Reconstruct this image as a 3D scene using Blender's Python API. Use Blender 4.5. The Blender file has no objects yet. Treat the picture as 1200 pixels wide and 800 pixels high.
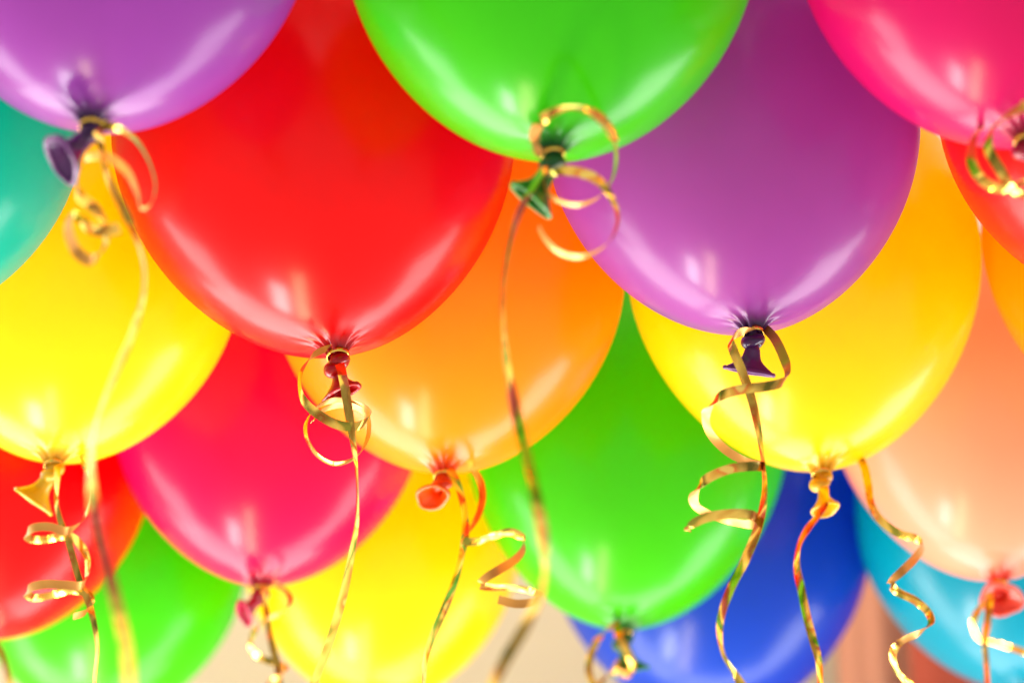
import bpy, math, random
from mathutils import Vector, Matrix
random.seed(4)
S = bpy.context.scene
C = S.collection

# ------------------------------------------------------------------ camera
F = 3157.0                       # focal length in pixels of a 1200 wide frame
PITCH = math.radians(27)
CAM = Vector((0, 0, 1.45))
H = 0.90                         # knots hang this far above the lens
cam = bpy.data.cameras.new("camera")
cam.sensor_width = 36.0
cam.lens = 36.0 * F / 1200.0
cam.clip_start = 0.05
cam.clip_end = 100
co = bpy.data.objects.new("camera", cam)
C.objects.link(co)
co.location = CAM
co.rotation_euler = (math.pi / 2 + PITCH, 0, 0)
S.camera = co
cam.dof.use_dof = True
cam.dof.focus_distance = 1.98
cam.dof.aperture_fstop = 3.1
RIGHT = Vector((1, 0, 0))
FWD = Vector((0, math.cos(PITCH), math.sin(PITCH)))
UP = Vector((0, -math.sin(PITCH), math.cos(PITCH)))

def ray(x, y):
    return RIGHT * (x - 600) + FWD * F + UP * (400 - y)

def at_height(x, y, h):          # where the line of sight meets the level the knots hang at
    r = ray(x, y)
    return CAM + r * (h / r.z)

def at_plane(x, y, Y):           # where it meets the upright plane a ribbon hangs in
    r = ray(x, y)
    return CAM + r * ((Y - CAM.y) / r.y)

def camvec(v):                   # (right, up, towards lens) to world
    return (RIGHT * v[0] + UP * v[1] - FWD * v[2]).normalized()

# ------------------------------------------------------------------ materials
def nodes(name):
    m = bpy.data.materials.new(name)
    m.use_nodes = True
    nt = m.node_tree
    nt.nodes.clear()
    return m, nt, nt.nodes, nt.links

def latex(name, thin, deep, trans=0.60):
    m, nt, N, L = nodes(name)
    out = N.new('ShaderNodeOutputMaterial')
    at = N.new('ShaderNodeAttribute'); at.attribute_name = 'thickness'
    mix = N.new('ShaderNodeMix'); mix.data_type = 'RGBA'
    mix.inputs[6].default_value = (*thin, 1); mix.inputs[7].default_value = (*deep, 1)
    L.new(at.outputs['Fac'], mix.inputs[0])
    # cloudy unevenness of stretched rubber
    tc = N.new('ShaderNodeTexCoord')
    no = N.new('ShaderNodeTexNoise'); no.inputs['Scale'].default_value = 7; no.inputs['Detail'].default_value = 3
    L.new(tc.outputs['Object'], no.inputs['Vector'])
    mr = N.new('ShaderNodeMapRange'); mr.inputs[1].default_value = .3; mr.inputs[2].default_value = .7
    mr.inputs[3].default_value = .93; mr.inputs[4].default_value = 1.05
    L.new(no.outputs['Fac'], mr.inputs[0])
    vm = N.new('ShaderNodeVectorMath'); vm.operation = 'SCALE'
    L.new(mix.outputs[2], vm.inputs[0]); L.new(mr.outputs[0], vm.inputs['Scale'])
    # faint ripples
    n2 = N.new('ShaderNodeTexNoise'); n2.inputs['Scale'].default_value = 26; n2.inputs['Detail'].default_value = 2
    mp = N.new('ShaderNodeMapping'); mp.inputs['Scale'].default_value = (1, 1, .35)
    L.new(tc.outputs['Object'], mp.inputs[0]); L.new(mp.outputs[0], n2.inputs['Vector'])
    bp = N.new('ShaderNodeBump'); bp.inputs['Strength'].default_value = .05; bp.inputs['Distance'].default_value = .004
    L.new(n2.outputs['Fac'], bp.inputs['Height'])
    p = N.new('ShaderNodeBsdfPrincipled')
    p.inputs['Roughness'].default_value = .32
    p.inputs['IOR'].default_value = 1.3
    p.inputs['Coat Weight'].default_value = .8
    p.inputs['Coat Roughness'].default_value = .19
    p.inputs['Coat IOR'].default_value = 1.4
    L.new(vm.outputs[0], p.inputs['Base Color']); L.new(bp.outputs[0], p.inputs['Normal']); L.new(bp.outputs[0], p.inputs['Coat Normal'])
    t = N.new('ShaderNodeBsdfTranslucent')
    L.new(vm.outputs[0], t.inputs[0])
    ms = N.new('ShaderNodeMixShader')
    f = N.new('ShaderNodeMapRange'); f.inputs[3].default_value = trans; f.inputs[4].default_value = trans * .25
    L.new(at.outputs['Fac'], f.inputs[0]); L.new(f.outputs[0], ms.inputs[0])
    L.new(p.outputs[0], ms.inputs[1]); L.new(t.outputs[0], ms.inputs[2])
    L.new(ms.outputs[0], out.inputs[0])
    return m

LAT = {
 'purple': latex('purple_latex', (.43, .088, .49), (.035, .003, .06)),
 'violet': latex('violet_latex', (.48, .10, .49), (.04, .003, .065)),
 'red':    latex('red_latex', (.82, .0, .0), (.42, .0, .003)),
 'orangered': latex('orange_red_latex', (.88, .02, .01), (.4, .004, .004)),
 'green':  latex('green_latex', (.085, .66, .0), (.002, .09, .01)),
 'pink':   latex('pink_latex', (.82, .0, .12), (.35, .0, .03)),
 'teal':   latex('teal_latex', (.0, .55, .42), (.0, .12, .12)),
 'yellow': latex('yellow_latex', (.96, .73, .0), (.72, .42, .004)),
 'magenta': latex('magenta_latex', (.74, .0, .19), (.30, .0, .03)),
 'amber':  latex('amber_latex', (.96, .40, .0), (.8, .07, .004)),
 'peach':  latex('peach_latex', (.92, .46, .30), (.78, .025, .008)),
 'blue':   latex('blue_latex', (.012, .085, .60), (.0, .01, .2)),
 'cyan':   latex('cyan_latex', (.0, .40, .54), (.0, .15, .25)),
}

def foil():
    m, nt, N, L = nodes('gold_foil')
    out = N.new('ShaderNodeOutputMaterial')
    p = N.new('ShaderNodeBsdfPrincipled')
    uv = N.new('ShaderNodeUVMap'); uv.uv_map = 'UVMap'
    mp = N.new('ShaderNodeMapping'); mp.inputs['Scale'].default_value = (42, .4, 1)
    L.new(uv.outputs[0], mp.inputs[0])
    no = N.new('ShaderNodeTexNoise'); no.noise_dimensions = '2D'; no.inputs['Scale'].default_value = 1; no.inputs['Detail'].default_value = 1
    L.new(mp.outputs[0], no.inputs['Vector'])
    cr = N.new('ShaderNodeValToRGB')
    e = cr.color_ramp.elements
    e[0].position = .34; e[0].color = (.30, .26, .03, 1)
    e[1].position = .40; e[1].color = (.72, .44, .06, 1)
    for pos, c in ((.50, (.86, .55, .10)), (.60, (.74, .38, .05)), (.69, (.80, .22, .04)), (.74, (.85, .58, .12))):
        k = e.new(pos); k.color = (*c, 1)
    L.new(no.outputs['Fac'], cr.inputs[0])
    L.new(cr.outputs[0], p.inputs['Base Color'])
    p.inputs['Metallic'].default_value = .92
    p.inputs['Roughness'].default_value = .16
    bp = N.new('ShaderNodeBump'); bp.inputs['Strength'].default_value = .04; bp.inputs['Distance'].default_value = .002
    L.new(no.outputs['Fac'], bp.inputs['Height']); L.new(bp.outputs[0], p.inputs['Normal'])
    L.new(p.outputs[0], out.inputs[0])
    b, nt, N, L = nodes('ribbon_back')
    out = N.new('ShaderNodeOutputMaterial')
    p = N.new('ShaderNodeBsdfPrincipled')
    p.inputs['Base Color'].default_value = (.60, .27, .05, 1)
    p.inputs['Metallic'].default_value = .55
    p.inputs['Roughness'].default_value = .32
    L.new(p.outputs[0], out.inputs[0])
    return m, b
FOIL, BACK = foil()

# ------------------------------------------------------------------ helpers
def mesh_obj(name, verts, faces, mats, parent=None, smooth=True, attr=None, fm=None, uvs=None):
    me = bpy.data.meshes.new(name)
    me.from_pydata([tuple(v) for v in verts], [], faces)
    for m in (mats if isinstance(mats, (list, tuple)) else [mats]):
        me.materials.append(m)
    if smooth:
        me.polygons.foreach_set('use_smooth', [True] * len(me.polygons))
    if attr is not None:
        a = me.attributes.new('thickness', 'FLOAT', 'POINT')
        a.data.foreach_set('value', attr)
    if fm is not None:
        me.polygons.foreach_set('material_index', fm)
    if uvs is not None:
        ul = me.uv_layers.new(name='UVMap')
        for lp in me.loops:
            ul.data[lp.index].uv = uvs[lp.vertex_index]
    me.update()
    o = bpy.data.objects.new(name, me)
    C.objects.link(o)
    if parent is not None:
        o.parent = parent
    return o

def empty(name, loc, label, cat, group):
    o = bpy.data.objects.new(name, None)
    o.empty_display_size = .03
    C.objects.link(o)
    o.location = loc
    o['label'] = label; o['category'] = cat; o['group'] = group
    return o

def grid_faces(nr, ns, closed=True):
    f = []
    for i in range(nr - 1):
        for j in range(ns if closed else ns - 1):
            k = (j + 1) % ns
            f.append((i * ns + j, i * ns + k, (i + 1) * ns + k, (i + 1) * ns + j))
    return f

# ------------------------------------------------------------------ balloons
BB, BT = 1.10, 1.06              # height of lower and upper half, in radii
def envelope(a, rnd):
    ns, verts, att, rings = 120, [], [], 0
    ts = [0.045 * (1 + .0) + (math.pi - .045) * (i / 89.0) ** 1.35 for i in range(90)]
    npl = rnd.choice((8, 9, 10)); ph = [rnd.random() * 6.28 for _ in range(4)]
    am = [rnd.uniform(.3, 1.5) for _ in range(npl)]
    for t in ts:
        r = math.sin(t) * (1 - .17 * ((1 + math.cos(t)) / 2) ** 3)
        z = BB * (1 - math.cos(t)) if t < math.pi / 2 else BB + BT * (-math.cos(t))
        rr = max(r, .032)
        z -= .085 * math.exp(-(rr - .03) / .035) if t < 1.5 else 0
        if t > 3.13: rr = .0005
        for j in range(ns):
            th = 2 * math.pi * j / ns
            pi_ = int(((th + .25 * math.sin(2 * th + ph[1])) * npl / (2 * math.pi))) % npl
            w = math.cos(npl * (th + .25 * math.sin(2 * th + ph[1])) + ph[0])
            fall = math.exp(-max(rr - .035, 0) / .04) if t < 1.5 else 0
            dz = -.013 * w * am[pi_ % npl] * fall
            rad = rr * (1 + .22 * w * fall * min(1, rr / .06))
            # long shallow creases up the cone
            lob = .0025 * math.sin(3 * th + ph[2]) * math.sin(t) + .0015 * math.sin(5 * th + ph[3]) * math.sin(2 * t)
            rad += lob
            verts.append((a * rad * math.cos(th), a * rad * math.sin(th), a * (z + dz)))
            tk = math.exp(-max(rr - .05, 0) / (.056 + .014 * w)) if t < 1.5 else 0
            # broad gentle thickening of the cone towards the neck
            if t < 1.5: tk = min(1, tk + .10 * math.exp(-rr / .25))
            att.append(tk)
    return verts, grid_faces(len(ts), ns), att

def sweep(pts, rad, ns, sq=None):
    """closed tube along pts with radii rad"""
    verts, n = [], len(pts)
    up = Vector((0.13, .2, .97)).normalized()
    for i, p in enumerate(pts):
        d = (pts[min(i + 1, n - 1)] - pts[max(i - 1, 0)]).normalized()
        s = d.cross(up).normalized(); u = s.cross(d)
        for j in range(ns):
            th = 2 * math.pi * j / ns
            f = sq(i, th) if sq else (1, 1)
            verts.append(p + s * (math.cos(th) * rad[i] * f[0]) + u * (math.sin(th) * rad[i] * f[1]))
    return verts, grid_faces(n, ns)

def make_balloon(key, mat, x, y, W, tilt, tail, label, size=1.0, flat=.62, aspect=1.0, dz=0):
    rnd = random.Random(hash(key) % 1000 if False else sum(ord(c) * (i + 3) for i, c in enumerate(key)))
    p = at_height(x, y, H + dz)
    depth = (p - CAM).dot(FWD)
    a = W * depth / F
    root = empty('balloon', p, label, 'balloon', 'helium balloons floating under the ceiling')
    m = LAT[mat]
    ax = Matrix.Rotation(math.radians(tilt), 3, 'Y')
    spin = rnd.uniform(0, 6.28)
    root.rotation_euler = (0, math.radians(tilt), 0)
    v, f, at = envelope(a, rnd)
    v = [Matrix.Rotation(spin, 3, 'Z') @ Vector((q[0], q[1], q[2] * aspect)) for q in v]
    env = mesh_obj('envelope', v, f, m, root, attr=at)
    inv = ax.inverted()
    d = (inv @ camvec(tail)).normalized()
    # knot: the neck wound once round itself, built as a fat twisted coil
    kc = Vector((0, 0, -.115 * a))
    pts, rad = [], []
    n = 60
    for i in range(n):
        u = i / (n - 1); th = u * 2.7 * math.pi + spin
        pts.append(kc + Vector((math.cos(th) * .031 * a, math.sin(th) * .031 * a, (.024 - .048 * u) * a + .020 * a * math.sin(th + 1))))
        rad.append(a * (.033 + .006 * math.sin(u * 7 + spin)) * min(1, .3 + 4 * u, .3 + 4 * (1 - u)))
    kv, kf = sweep(pts, rad, 18)
    kv2 = []
    # plug so that the coil has no hole
    pp = [Vector((0, 0, -.05 * a)).lerp(kc + d * .05 * a, i / 12) for i in range(13)]
    pv, pf = sweep(pp, [a * (.034 - .004 * math.sin(i / 12 * math.pi)) for i in range(13)], 18)
    off = len(kv)
    mesh_obj('knot', kv + pv, kf + [tuple(q + off for q in g) for g in pf], m, root, attr=[1.0] * (len(kv) + len(pv)))
    # open mouth of the neck: a flared, folded trumpet
    L = LEN.get(key, .15) * a
    n, ns = 30, 56
    pts = [kc + d * (.02 * a + L * (i / (n - 1))) for i in range(n)]
    rad = []
    for i in range(n):
        u = i / (n - 1)
        rad.append(a * size * (.030 + .030 * u + .052 * max(0, u - .25) ** 1.6 / .63 + .006 * math.sin(u * 8)))
    k1, k2 = rnd.uniform(0, 6), rnd.uniform(0, 6)
    def sq(i, th):
        u = i / (n - 1)
        w = 1 + u * (.05 * math.sin(3 * th + k1) + .03 * math.sin(5 * th + k2))
        return (w * (1 + (.22 * u)), w * (1 - (1 - flat) * u))
    ov, of = sweep(pts, rad, ns, sq)
    # inner wall so that the mouth is hollow with real thickness
    iv, _ = sweep(pts, [q * .86 for q in rad], ns, sq)
    off = len(ov)
    fi = [tuple(q + off for q in reversed(g)) for g in grid_faces(n, ns)]
    mo = mesh_obj('neck_mouth', ov + iv, of + fi, m, root, attr=[.9] * (2 * off))
    # rolled rim
    ring = [(ov[(n - 1) * ns + j] + iv[(n - 1) * ns + j]) / 2 for j in range(ns)]
    rv, rf = [], []
    cen = sum(ring, Vector()) / ns
    for j in range(ns):
        t = (ring[(j + 1) % ns] - ring[j - 1]).normalized(); o_ = (ring[j] - cen).normalized(); b = t.cross(o_)
        for k in range(12):
            th = k * math.pi / 6
            rv.append(ring[j] + (o_ * math.cos(th) + b * math.sin(th)) * .0135 * a * size)
    for j in range(ns):
        for k in range(12):
            j2, k2_ = (j + 1) % ns, (k + 1) % 12
            rf.append((j * 12 + k, j * 12 + k2_, j2 * 12 + k2_, j2 * 12 + k))
    mesh_obj('rolled_rim', rv, rf, m, mo, attr=[.75] * len(rv))
    KN[key] = (p + ax @ kc, a, depth)
    LOG.append((key, round(a,3), round(p.y,2)))
    return root
LEN = {'A': .17, 'B': .18, 'E': .13, 'G': .135, 'J': .115, 'K': .15, 'N': .13, 'P': .09, 'I': .17}
KN = {}; LOG = []

BL = [
 # key, colour, root x, y, half width, tilt, mouth direction (right, up, towards lens), label, mouth size
 ('A', 'purple', 108, 132, 256, 0, (-.58, -.62, .50), 'large purple balloon at the upper left with its open neck turned to the lens', 1.05, .75),
 ('B', 'green', 648, 166, 259, 0, (-.50, -.80, .25), 'large green balloon at the top, nearest of the greens, with a dark green knot', .95, .55),
 ('C', 'magenta', 1200, 150, 262, 0, (.85, -.35, .25), 'deep pink balloon in the upper right corner above the orange red one', 1, .6),
 ('D', 'teal', -150, 366, 232, 0, (-.3, -.9, .2), 'teal balloon at the left edge half hidden behind the large purple one', 1, .6),
 ('E', 'red', 393, 401, 250, -7, (.16, -.88, .45), 'big bright red balloon in sharp focus between the purple and the green ones', .8, .5),
 ('G', 'violet', 881, 376, 232, -3, (-.16, -.98, .10), 'violet balloon in sharp focus with a dark knot and a long curled ribbon', .9, .5),
 ('H', 'orangered', 1338, 336, 224, 0, (.1, -.9, .3), 'orange red balloon cut by the right edge just below the deep pink one', 1, .6),
 ('I', 'yellow', 64, 531, 212, 0, (-.55, -.80, .18), 'yellow balloon at the left below the teal one', .95, .5),
 ('J', 'amber', 520, 543, 221, 0, (-.42, -.50, .80), 'orange balloon behind the red one at the middle of the picture', .75, .8),
 ('K', 'yellow', 961, 541, 219, -1.5, (.05, -.85, .55), 'yellow balloon behind the violet one with a lumpy yellow knot', .62, .85),
 ('L', 'amber', 1384, 500, 215, 0, (.1, -.9, .3), 'orange balloon showing only a strip of its side at the right edge', 1, .6),
 ('M', 'red', -18, 742, 185, 0, (-.3, -.9, .2), 'red balloon in the lower left corner under the yellow one', 1, .6),
 ('N', 'pink', 306, 678, 192, 0, (-.62, -.62, .50), 'rose pink balloon at the lower left with an oval dark pink neck', .9, .55),
 ('O', 'green', 731, 730, 201, 1.5, (.22, -.95, .10), 'green balloon at the lower middle in front of the blue one', .9, .6),
 ('P', 'peach', 1169, 672, 190, 0, (-.03, -.36, .93), 'pale peach balloon at the right with a round red knot', .95, 1),
 ('Q', 'green', 112, 838, 172, 0, (0, -.9, .3), 'green balloon at the bottom left behind the red and the rose pink ones', 1, .6),
 ('R', 'yellow', 442, 820, 170, 0, (0, -.9, .3), 'yellow balloon at the bottom between the rose pink and the lower green ones', 1, .6),
 ('S', 'blue', 838, 838, 200, 0, (.1, -.9, .3), 'only dark blue balloon, low and out of focus behind the lower green one', 1, .6),
 ('T', 'cyan', 1204, 802, 192, 0, (.1, -.9, .3), 'blurred turquoise balloon in the lower right corner under the peach one', 1, .6),
]
KNY = {b[0]: b[3] for b in BL}
ASP = {'L': 1.06, 'P': 1.06, 'K': 1.07, 'O': 1.1, 'E': 1.0}
for b in BL:
    make_balloon(b[0], b[1], b[2], b[3], b[4], b[5], b[6], b[7], b[8], b[9], ASP.get(b[0], 1))

# ------------------------------------------------------------------ ribbons
def catmull(P, n):
    out = []
    m = len(P)
    for i in range(m - 1):
        p0, p1, p2, p3 = P[max(i - 1, 0)], P[i], P[i + 1], P[min(i + 2, m - 1)]
        for k in range(n):
            t = k / n
            out.append(tuple(.5 * ((2 * b) + (-a + c) * t + (2 * a - 5 * b + 4 * c - d) * t * t + (-a + 3 * b - 3 * c + d) * t ** 3)
                             for a, b, c, d in zip(p0, p1, p2, p3)))
    out.append(tuple(P[-1]))
    return out

RW = .0068
def strip(name, key, P, parent, flat=1.0, flip=1):
    """P: (x, y, offset in mm along the room, width angle in degrees, turn out of the picture in degrees)"""
    Y0 = KN[key][0].y
    q = catmull([tuple(map(float, p)) for p in P], 14)
    cen, wid = [], []
    for (x, y, off, ang, turn) in q:
        off = off * flat - 90 * min(1, max(0, (KNY[key] - y - 2) / 50))
        cen.append(at_plane(x, y, Y0 + off / 1000))
        a, t = math.radians(ang), math.radians(turn)
        wid.append((RIGHT * math.cos(a) + UP * math.sin(a)) * math.cos(t) - FWD * math.sin(t))
    verts, uvs, faces, fm = [], [], [], []
    s = 0
    base = parent.location
    for i, c in enumerate(cen):
        if i: s += (c - cen[i - 1]).length
        d = (cen[min(i + 1, len(cen) - 1)] - cen[max(i - 1, 0)]).normalized()
        w = (wid[i] - d * wid[i].dot(d))
        w = w.normalized() if w.length > 1e-4 else Vector((0, 0, 1))
        nrm = d.cross(w).normalized() * flip
        for (sx, sn) in ((-1, 1), (-.5, 1.0), (0, 1), (.5, 1), (1, 1), (1, -1), (0, -1), (-1, -1)):
            bow = .00025 * (1 - sx * sx)
            verts.append(c - base + w * (sx * RW / 2) + nrm * (sn * .00011 + bow))
            uvs.append((s, (sx + 1) / 2))
    ns = 8
    for i in range(len(cen) - 1):
        for j in range(ns):
            k = (j + 1) % ns
            faces.append((i * ns + j, i * ns + k, (i + 1) * ns + k, (i + 1) * ns + j))
            fm.append(0 if j < 4 else 1)
    faces.append(tuple(range(ns))); fm.append(1)
    faces.append(tuple((len(cen) - 1) * ns + j for j in reversed(range(ns)))); fm.append(1)
    o = mesh_obj(name, verts, faces, [FOIL, BACK], parent, fm=fm, uvs=uvs)
    o.data.set_sharp_from_angle(angle=math.radians(40))
    return o

def knot_loop(key, parent, tilt=.2):
    kc, a, _ = KN[key]
    top = kc + Vector((0, 0, .045 * a))
    verts, uvs, n = [], [], 40
    R = .050 * a
    for i in range(n):
        th = 2 * math.pi * i / n
        c = top + Vector((math.cos(th) * R, math.sin(th) * R, tilt * R * math.cos(th + 1))) - parent.location
        o = Vector((math.cos(th), math.sin(th), 0))
        for sz, so in ((-1, 1), (1, 1), (1, -1), (-1, -1)):
            verts.append(c + Vector((0, 0, sz * .0018)) + o * so * .0004); uvs.append((R * th, (sz + 1) / 2))
    f = []
    for i in range(n):
        for j in range(4):
            f.append((i * 4 + j, i * 4 + (j + 1) % 4, ((i + 1) % n) * 4 + (j + 1) % 4, ((i + 1) % n) * 4 + j))
    mesh_obj('tied_loop', verts, f, [FOIL, BACK], parent, uvs=uvs)

def ribbon(key, label, tail=None, curl=None, more=(), flat=1.0, flip=1):
    p = KN[key][0]
    r = empty('curling_ribbon', p, label, 'ribbon', 'gold curling ribbons tied to the balloon necks')
    knot_loop(key, r)
    if tail: strip('tail', key, tail, r)
    if curl: strip('curl', key, curl, r, flat, flip)
    for q in more: strip('curl', key, q, r, flat)

# --- violet balloon, in focus
ribbon('G', flip=-1, label='sharp gold ribbon with wide open coils hanging from the violet balloon',
 tail=[(884,386,-14,20,60),(868,389,-20,70,10),(857,398,-24,60,40),(860,412,-24,5,20),(870,436,-20,20,20),(881,468,-16,10,35),(889,505,-12,0,55),(894,540,-8,0,72),(896,575,-6,0,65),(890,612,-4,10,30),(875,652,0,15,5),(856,690,0,15,15),(844,728,0,5,45),(847,764,0,0,72),(862,790,0,-40,40),(880,822,0,-40,10)],
 curl=[(884,380,14,30,60),(895,384,4,30,30),(908,397,-8,15,10),(919,420,-12,10,15),(923,437,-14,30,60),(916,448,-24,80,10),(895,453,-38,84,0),(870,456,-44,84,0),(846,463,-40,70,10),(830,478,-24,40,40),(827,492,-8,20,60),(834,510,8,40,40),(852,528,20,60,20),(875,541,16,75,30),(892,546,-4,88,20),(882,546,-22,88,5),(856,549,-34,84,5),(828,561,-32,72,10),(814,577,-16,50,45),(814,590,4,50,60),(826,600,18,70,40),(850,609,24,80,40),(876,614,16,85,40),(888,611,0,85,25),(880,603,-18,86,5),(855,602,-26,84,5),(828,606,-28,76,5),(808,616,-24,60,30),(806,622,-22,40,50)])
# --- red balloon, in focus
ribbon('E', flat=.4, label='thin gold ribbon coiled into rings at the mouth of the big red balloon',
 tail=[(398,426,-16,0,20),(402,442,-22,4,20),(407,472,-20,6,15),(412,505,-16,5,35),(417,540,-12,0,65),(419,580,-8,0,72),(418,615,-4,5,60),(411,655,-2,10,40),(401,702,0,15,20),(386,752,0,18,10),(369,798,0,20,15),(360,824,0,20,20)],
 curl=[(390,404,-14,10,60),(383,408,-20,60,30),(366,417,-26,60,20),(353,436,-26,20,55),(352,458,-28,30,60),(359,473,-34,55,20),(374,486,-44,65,0),(392,496,-48,75,0),(409,500,-44,84,0),(424,497,-30,80,20),(433,487,-10,60,50),(427,478,8,70,50),(410,471,16,78,50),(390,469,16,80,50),(371,477,6,60,55),(359,494,-10,30,60),(360,514,-20,20,68),(372,533,-24,60,62),(391,543,-20,80,60),(411,539,-8,70,62),(425,526,4,40,60),(432,507,14,20,60),(430,487,18,60,50),(415,476,20,75,50),(394,475,16,80,48),(376,482,6,60,45),(366,494,0,40,50)])
# --- large green, front
ribbon('B', flat=.2, label='blurred gold ribbon with big thin rings beside the knot of the large green balloon',
 tail=[(640,196,-16,0,30),(628,214,-24,20,40),(612,242,-24,15,40),(600,275,-20,10,60),(592,315,-14,0,68),(589,360,-8,0,72),(592,410,-4,0,62),(599,455,-8,-5,50),(609,500,-26,-10,30),(621,550,-50,-12,5),(631,595,-70,-10,20),(638,640,-84,0,50),(638,672,-88,0,76),(631,702,-88,25,40),(614,736,-84,32,5),(595,768,-80,30,5),(579,800,-76,28,20),(570,826,-74,28,20)],
 curl=[(642,178,-8,40,50),(634,180,-16,50,30),(627,170,-24,40,50),(628,152,-30,30,70),(643,134,-36,60,72),(668,126,-36,80,72),(695,132,-28,80,72),(714,152,-16,50,72),(722,180,0,20,72),(718,208,14,30,72),(703,230,20,50,68),(678,240,16,80,65),(652,234,0,70,70),(638,220,-16,40,72),(642,206,-30,60,60),(660,200,-36,80,30),(683,203,-34,84,15),(703,213,-26,65,30),(718,234,-16,40,60),(724,255,0,20,72),(718,277,14,40,70),(702,293,18,60,66),(678,301,12,80,60),(655,295,0,70,62),(639,280,-10,50,68),(631,266,-16,40,72)])
# --- large purple, front
ribbon('A', flat=.35, label='blurred gold ribbon with bright tangled curls under the large purple balloon',
 tail=[(114,152,-10,0,40),(119,172,-14,0,60),(123,196,-14,10,60),(134,224,-12,10,45),(149,254,-10,15,30),(162,284,-6,5,60),(169,316,0,0,66),(167,350,0,0,60),(157,386,0,20,30),(143,420,0,22,20),(128,456,0,20,35),(114,492,0,10,60),(108,525,0,0,65),(107,565,-14,0,50),(113,612,-36,-8,5),(125,662,-60,-10,0),(138,712,-80,-10,0),(148,758,-92,-8,20),(152,800,-108,0,45),(152,826,-118,0,50)],
 curl=[(108,146,-6,60,40),(119,147,-14,75,20),(138,150,-24,70,55),(158,163,-30,50,68),(174,188,-26,30,74),(182,216,-14,10,74),(177,238,4,40,72),(165,243,12,60,70),(161,226,4,30,60),(150,203,-14,45,40),(132,187,-30,75,30),(112,183,-38,80,40),(98,189,-34,60,60),(92,204,-26,30,72),(90,220,-20,40,60),(95,232,-22,55,10),(106,240,-30,50,0),(117,252,-28,45,30),(124,270,-14,20,50),(123,288,0,30,50),(114,301,-12,60,20),(102,304,-24,70,0),(88,292,-26,40,10),(80,268,-14,10,35),(84,249,0,30,55),(95,257,4,50,30),(106,268,-10,60,10),(122,271,-24,85,0),(140,267,-30,80,20)])
# --- deep pink, upper right
ribbon('C', flat=.5, label='gold ribbon looping across the deep pink balloon at the upper right edge',
 curl=[(1222,136,0,60,20),(1205,124,-14,80,10),(1190,130,-24,60,10),(1173,139,-26,50,20),(1162,152,-24,40,60),(1158,170,-24,10,45),(1164,186,-24,20,20),(1174,202,-22,20,10),(1183,218,-14,20,50),(1196,228,0,60,60),(1216,226,10,70,50)],
 more=[[(1152,146,14,20,60),(1142,160,6,20,50),(1138,178,0,0,50),(1140,194,-6,10,40),(1151,211,-12,50,30),(1172,221,-12,75,40),(1195,216,-6,80,50),(1218,206,0,60,50)]])
# --- yellow, left
ribbon('I', 'gold ribbon with two green glinting loops under the left yellow balloon',
 tail=[(68,545,-10,0,30),(67,566,-14,0,50),(66,586,-14,0,55),(70,608,-12,10,40),(79,630,-10,15,30),(86,655,-8,10,30),(94,682,-6,15,30),(104,706,-4,10,30),(111,734,0,0,45),(114,762,0,0,60),(111,795,0,0,60),(110,824,0,0,60)],
 curl=[(92,532,16,-40,30),(100,543,8,-40,30),(106,560,4,0,72),(107,582,4,10,66),(101,603,0,30,40),(90,616,-8,50,20),(78,622,-20,80,10),(58,617,-30,84,0),(40,618,-26,80,5),(31,625,-12,60,40),(36,631,4,75,35),(52,632,14,84,30),(70,628,10,80,30),(84,629,0,60,20),(97,642,-8,30,20),(103,660,-10,10,50),(98,684,-18,75,20),(78,685,-28,84,0),(55,684,-32,86,0),(38,687,-22,78,10),(31,694,-8,60,40),(40,700,8,80,30),(60,697,14,84,30),(82,691,8,80,30),(102,695,0,50,20),(108,706,0,30,40),(100,717,-6,70,30),(86,722,-10,75,30)])
# --- orange, middle
ribbon('J', 'gold ribbon with a white glint and zigzag coils under the middle orange balloon',
 tail=[(526,548,-8,0,30),(534,562,-12,15,30),(541,582,-14,10,40),(545,606,-16,0,45),(545,628,-18,30,10),(541,650,-16,15,40),(534,678,-12,20,30),(523,708,-8,20,15),(511,735,-4,18,20),(501,762,0,10,40),(497,788,0,0,60),(496,824,0,0,60)],
 curl=[(548,544,18,0,60),(556,552,10,0,60),(564,568,4,0,40),(565,588,0,10,30),(558,608,-8,20,20),(547,625,-16,30,20),(543,633,-22,60,10),(560,634,-20,70,20),(580,627,-12,78,20),(598,623,-4,84,20),(612,630,6,90,35),(614,642,6,115,35),(604,655,-8,125,20),(585,667,-22,122,10),(569,677,-26,115,20),(564,685,-20,95,40),(578,688,-6,86,45),(600,688,6,84,45),(622,692,12,78,40),(633,699,2,60,45),(625,705,-14,85,10),(605,707,-24,88,0),(584,702,-24,80,10)])
# --- yellow, right
ribbon('K', 'gold ribbon in a zigzag and a long twist below the lumpy yellow knot',
 tail=[(966,570,-8,0,30),(967,588,-14,20,30),(960,602,-12,40,10),(946,620,-8,35,15),(936,640,-4,20,60),(934,665,0,0,45),(939,690,0,-8,20),(945,720,0,-10,15),(953,750,0,-8,20),(960,778,0,0,50),(962,824,0,0,70)],
 curl=[(985,530,30,0,50),(1002,532,24,0,50),(1012,545,14,5,30),(1017,566,4,5,30),(1021,590,0,10,45),(1032,609,2,40,20),(1052,624,4,60,20),(1072,630,2,80,25),(1082,638,-6,110,30),(1072,654,-16,128,5),(1057,669,-22,128,5),(1044,682,-20,110,40),(1052,693,-4,80,25),(1072,703,6,55,20),(1087,716,8,40,35),(1091,730,0,20,50),(1078,741,-14,65,10),(1058,750,-20,60,10),(1047,763,-12,20,40),(1050,783,0,10,55),(1064,799,8,40,40),(1082,812,10,50,40)])
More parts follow.
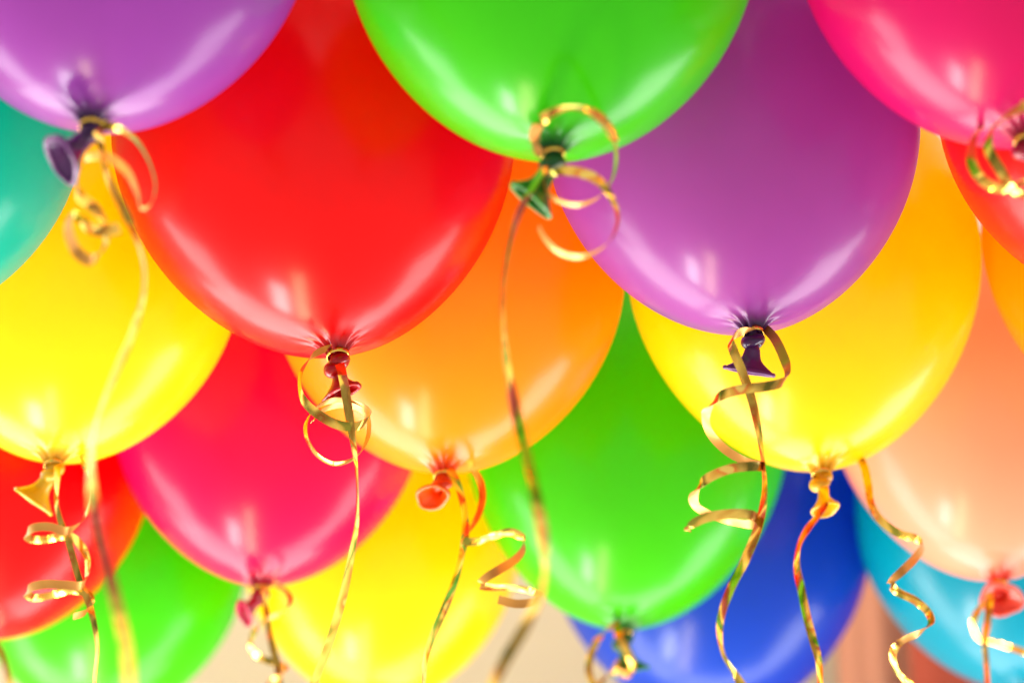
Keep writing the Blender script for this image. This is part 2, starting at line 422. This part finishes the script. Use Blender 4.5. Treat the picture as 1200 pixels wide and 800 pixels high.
# --- rose pink
ribbon('N', 'gold ribbon twisting in an eight below the rose pink balloon',
 tail=[(306,688,-6,0,40),(310,700,-10,0,50),(313,720,-10,0,40),(316,742,-8,5,30),(321,764,-6,10,20),(326,784,-4,5,20),(328,824,0,0,30)],
 curl=[(312,680,16,60,50),(325,686,8,50,50),(337,695,-2,30,55),(340,706,-10,20,40),(331,717,-18,50,20),(315,724,-22,50,20),(301,736,-18,40,30),(294,749,-6,10,60),(297,763,6,50,35),(309,772,10,60,20),(325,777,0,70,20),(335,784,-10,40,30),(328,793,-16,70,20),(316,798,-12,50,40),(310,812,-6,40,40)])
# --- lower green
ribbon('O', 'blurred gold ribbon looped round the knot of the lower green balloon',
 tail=[(722,728,-12,30,20),(723,738,-20,0,10),(729,752,-20,15,10),(737,768,-16,10,20),(741,779,-10,10,40),(735,790,0,50,40),(720,786,6,60,30),(708,796,6,40,30),(698,812,4,30,30)],
 curl=[(724,732,-14,70,20),(712,736,-20,50,10),(701,748,-20,30,10),(693,766,-14,10,20),(690,786,-10,0,10),(697,806,-6,-20,20),(704,824,-4,-20,20)],
 more=[[(737,776,0,20,40),(726,772,8,40,40),(719,784,8,30,20),(706,796,2,60,20),(692,806,0,60,30)]])
# --- peach
ribbon('P', 'thin gold ribbon hanging straight from the round red knot of the peach balloon',
 tail=[(1160,694,-22,0,30),(1159,708,-24,0,35),(1157,730,-20,0,30),(1154,752,-16,0,50),(1156,778,-10,0,55),(1158,824,-4,0,60)],
 curl=[(1160,700,-22,40,20),(1152,706,-24,30,30),(1144,719,-22,20,35),(1140,732,-14,10,50),(1147,748,-6,40,50),(1164,752,-10,80,40),(1184,758,-14,70,30),(1202,764,-12,65,30),(1222,768,-4,70,40)])
# --- red, lower left
ribbon('M', 'short piece of gold ribbon below the red balloon in the lower left corner',
 tail=[(-6,752,0,0,30),(2,764,0,-10,30),(8,782,0,0,35),(12,804,0,0,30),(14,826,0,0,30)])

# ------------------------------------------------------------------ room
def plain(name, col, rough=.8, scale=3, var=.06):
    m, nt, N, L = nodes(name)
    out = N.new('ShaderNodeOutputMaterial'); p = N.new('ShaderNodeBsdfPrincipled')
    p.inputs['Roughness'].default_value = rough
    tc = N.new('ShaderNodeTexCoord'); no = N.new('ShaderNodeTexNoise'); no.inputs['Scale'].default_value = scale
    L.new(tc.outputs['Object'], no.inputs['Vector'])
    mx = N.new('ShaderNodeMix'); mx.data_type = 'RGBA'
    mx.inputs[6].default_value = (*[c * (1 - var) for c in col], 1); mx.inputs[7].default_value = (*[min(1, c * (1 + var)) for c in col], 1)
    L.new(no.outputs['Fac'], mx.inputs[0]); L.new(mx.outputs[2], p.inputs['Base Color'])
    L.new(p.outputs[0], out.inputs[0])
    return m

def slab(name, x0, x1, y0, y1, z0, z1, m):
    v = [(x, y, z) for x in (x0, x1) for y in (y0, y1) for z in (z0, z1)]
    f = [(0, 1, 3, 2), (4, 6, 7, 5), (0, 4, 5, 1), (2, 3, 7, 6), (0, 2, 6, 4), (1, 5, 7, 3)]
    return mesh_obj(name, v, f, m, smooth=False)

ZC = CAM.z + H + .40
WY = 3.16
o = slab('ceiling', -3.2, 3.2, .3, WY + .1, ZC, ZC + .15, plain('ceiling_paint', (.80, .79, .77)))
o['kind'] = 'structure'
o = slab('back_wall', -3.2, 3.2, WY, WY + .12, 0, ZC - .003, plain('beige_paint', (.47, .38, .26)))
o['label'] = 'plain beige wall behind the balloons, out of focus'; o['category'] = 'wall'

# reddish brown curtain at the right of the wall
def at_wall(x, y): return at_plane(x, y, WY - .10)
xa, xb = at_wall(978, 700).x, at_wall(1500, 700).x
cr = empty('curtain', Vector(((xa + xb) / 2, WY - .09, 1.05)), 'reddish brown curtain at the lower right of the far wall, blurred', 'curtain', 'curtain')
del cr['group']
def drape(name, xa, xb, Y, m, seed, amp=.03, n=8):
    r = random.Random(seed); ph = r.random() * 6
    v, nx, nz = [], 160, 8
    for k in range(nz + 1):
        z = 1.05 + (ZC - .01 - 1.05) * k / nz
        for i in range(nx + 1):
            u = i / nx
            x = xa + (xb - xa) * u
            y = Y + amp * math.sin(u * n * 6.28 + ph + .4 * math.sin(k * .5)) + .3 * amp * math.sin(u * n * 14 + 2)
            v.append(Vector((x, y, z)) - cr.location)
    nv = len(v)
    v += [q + Vector((0, .006, 0)) for q in v]
    f = []
    w = nx + 1
    for k in range(nz):
        for i in range(nx):
            a = k * w + i
            f.append((a, a + 1, a + w + 1, a + w)); f.append((nv + a, nv + a + w, nv + a + w + 1, nv + a + 1))
    return mesh_obj(name, v, f, m, cr)
x1 = at_wall(1082, 760).x
drape('light_panel', xa, x1, WY - .10, plain('tan_cloth', (.50, .20, .11), .9), 3, .005, 1.2)
drape('dark_panel', x1 - .02, xb, WY - .13, plain('russet_cloth', (.40, .06, .025), .9), 5, .006, 3)

# ------------------------------------------------------------------ light
w = bpy.data.worlds.new('World'); S.world = w; w.use_nodes = True
N, L = w.node_tree.nodes, w.node_tree.links
N.clear()
out = N.new('ShaderNodeOutputWorld'); bg = N.new('ShaderNodeBackground')
tc = N.new('ShaderNodeTexCoord'); sx = N.new('ShaderNodeSeparateXYZ')
L.new(tc.outputs['Generated'], sx.inputs[0])
cr_ = N.new('ShaderNodeValToRGB')
mr = N.new('ShaderNodeMapRange'); mr.inputs[1].default_value = -1; mr.inputs[2].default_value = 1
L.new(sx.outputs['Z'], mr.inputs[0]); L.new(mr.outputs[0], cr_.inputs[0])
e = cr_.color_ramp.elements
e[0].position = 0; e[0].color = (1.0, .98, .96, 1)
e[1].position = 1; e[1].color = (.30, .30, .30, 1)
for pos, c in ((.30, (.9, .88, .86)), (.42, (.35, .35, .35)), (.49, (.28, .28, .28))):
    k = e.new(pos); k.color = (*c, 1)
L.new(cr_.outputs[0], bg.inputs[0]); bg.inputs[1].default_value = 1.0
L.new(bg.outputs[0], out.inputs[0])

def area(name, loc, target, sx_, sy_, power, col):
    l = bpy.data.lights.new(name, 'AREA'); l.shape = 'RECTANGLE'; l.size = sx_; l.size_y = sy_
    l.energy = power; l.color = col
    o = bpy.data.objects.new(name, l); C.objects.link(o)
    o.location = loc
    o.rotation_euler = (Vector(target) - Vector(loc)).to_track_quat('-Z', 'Y').to_euler()
    return o
MID = (0, 2.0, CAM.z + H)
for nm, loc, sx_, sy_, pw, col in (('cool_softbox', (-1.10, 2.42, .3), .44, .85, 58, (1, .99, .98)),
                                  ('warm_softbox', (-.60, 2.25, .3), .30, 1.4, 46, (1, .80, .42))):
    lo = area(nm, loc, MID, sx_, sy_, pw, col)
    lo.rotation_euler = (math.pi, math.radians(-18), 0)
for px_, wd in ((-2.35, 1.2), (-1.0, 1.25), (.35, 1.15), (1.75, 1.35)):      # bright panes low in the far wall
    area('far_window', (px_, WY - .10, 1.45), (px_ * .75, 1.3, 2.2), wd, 1.35, 48 * wd, (1, 1, 1))

# ------------------------------------------------------------------ render
S.render.engine = 'CYCLES'
S.cycles.use_denoising = True
S.cycles.max_bounces = 14
S.cycles.diffuse_bounces = 8
S.cycles.glossy_bounces = 5
S.cycles.sample_clamp_indirect = 8
S.view_settings.view_transform = 'Standard'
S.view_settings.look = 'None'
S.view_settings.gamma = 1
S.view_settings.exposure = 0.0
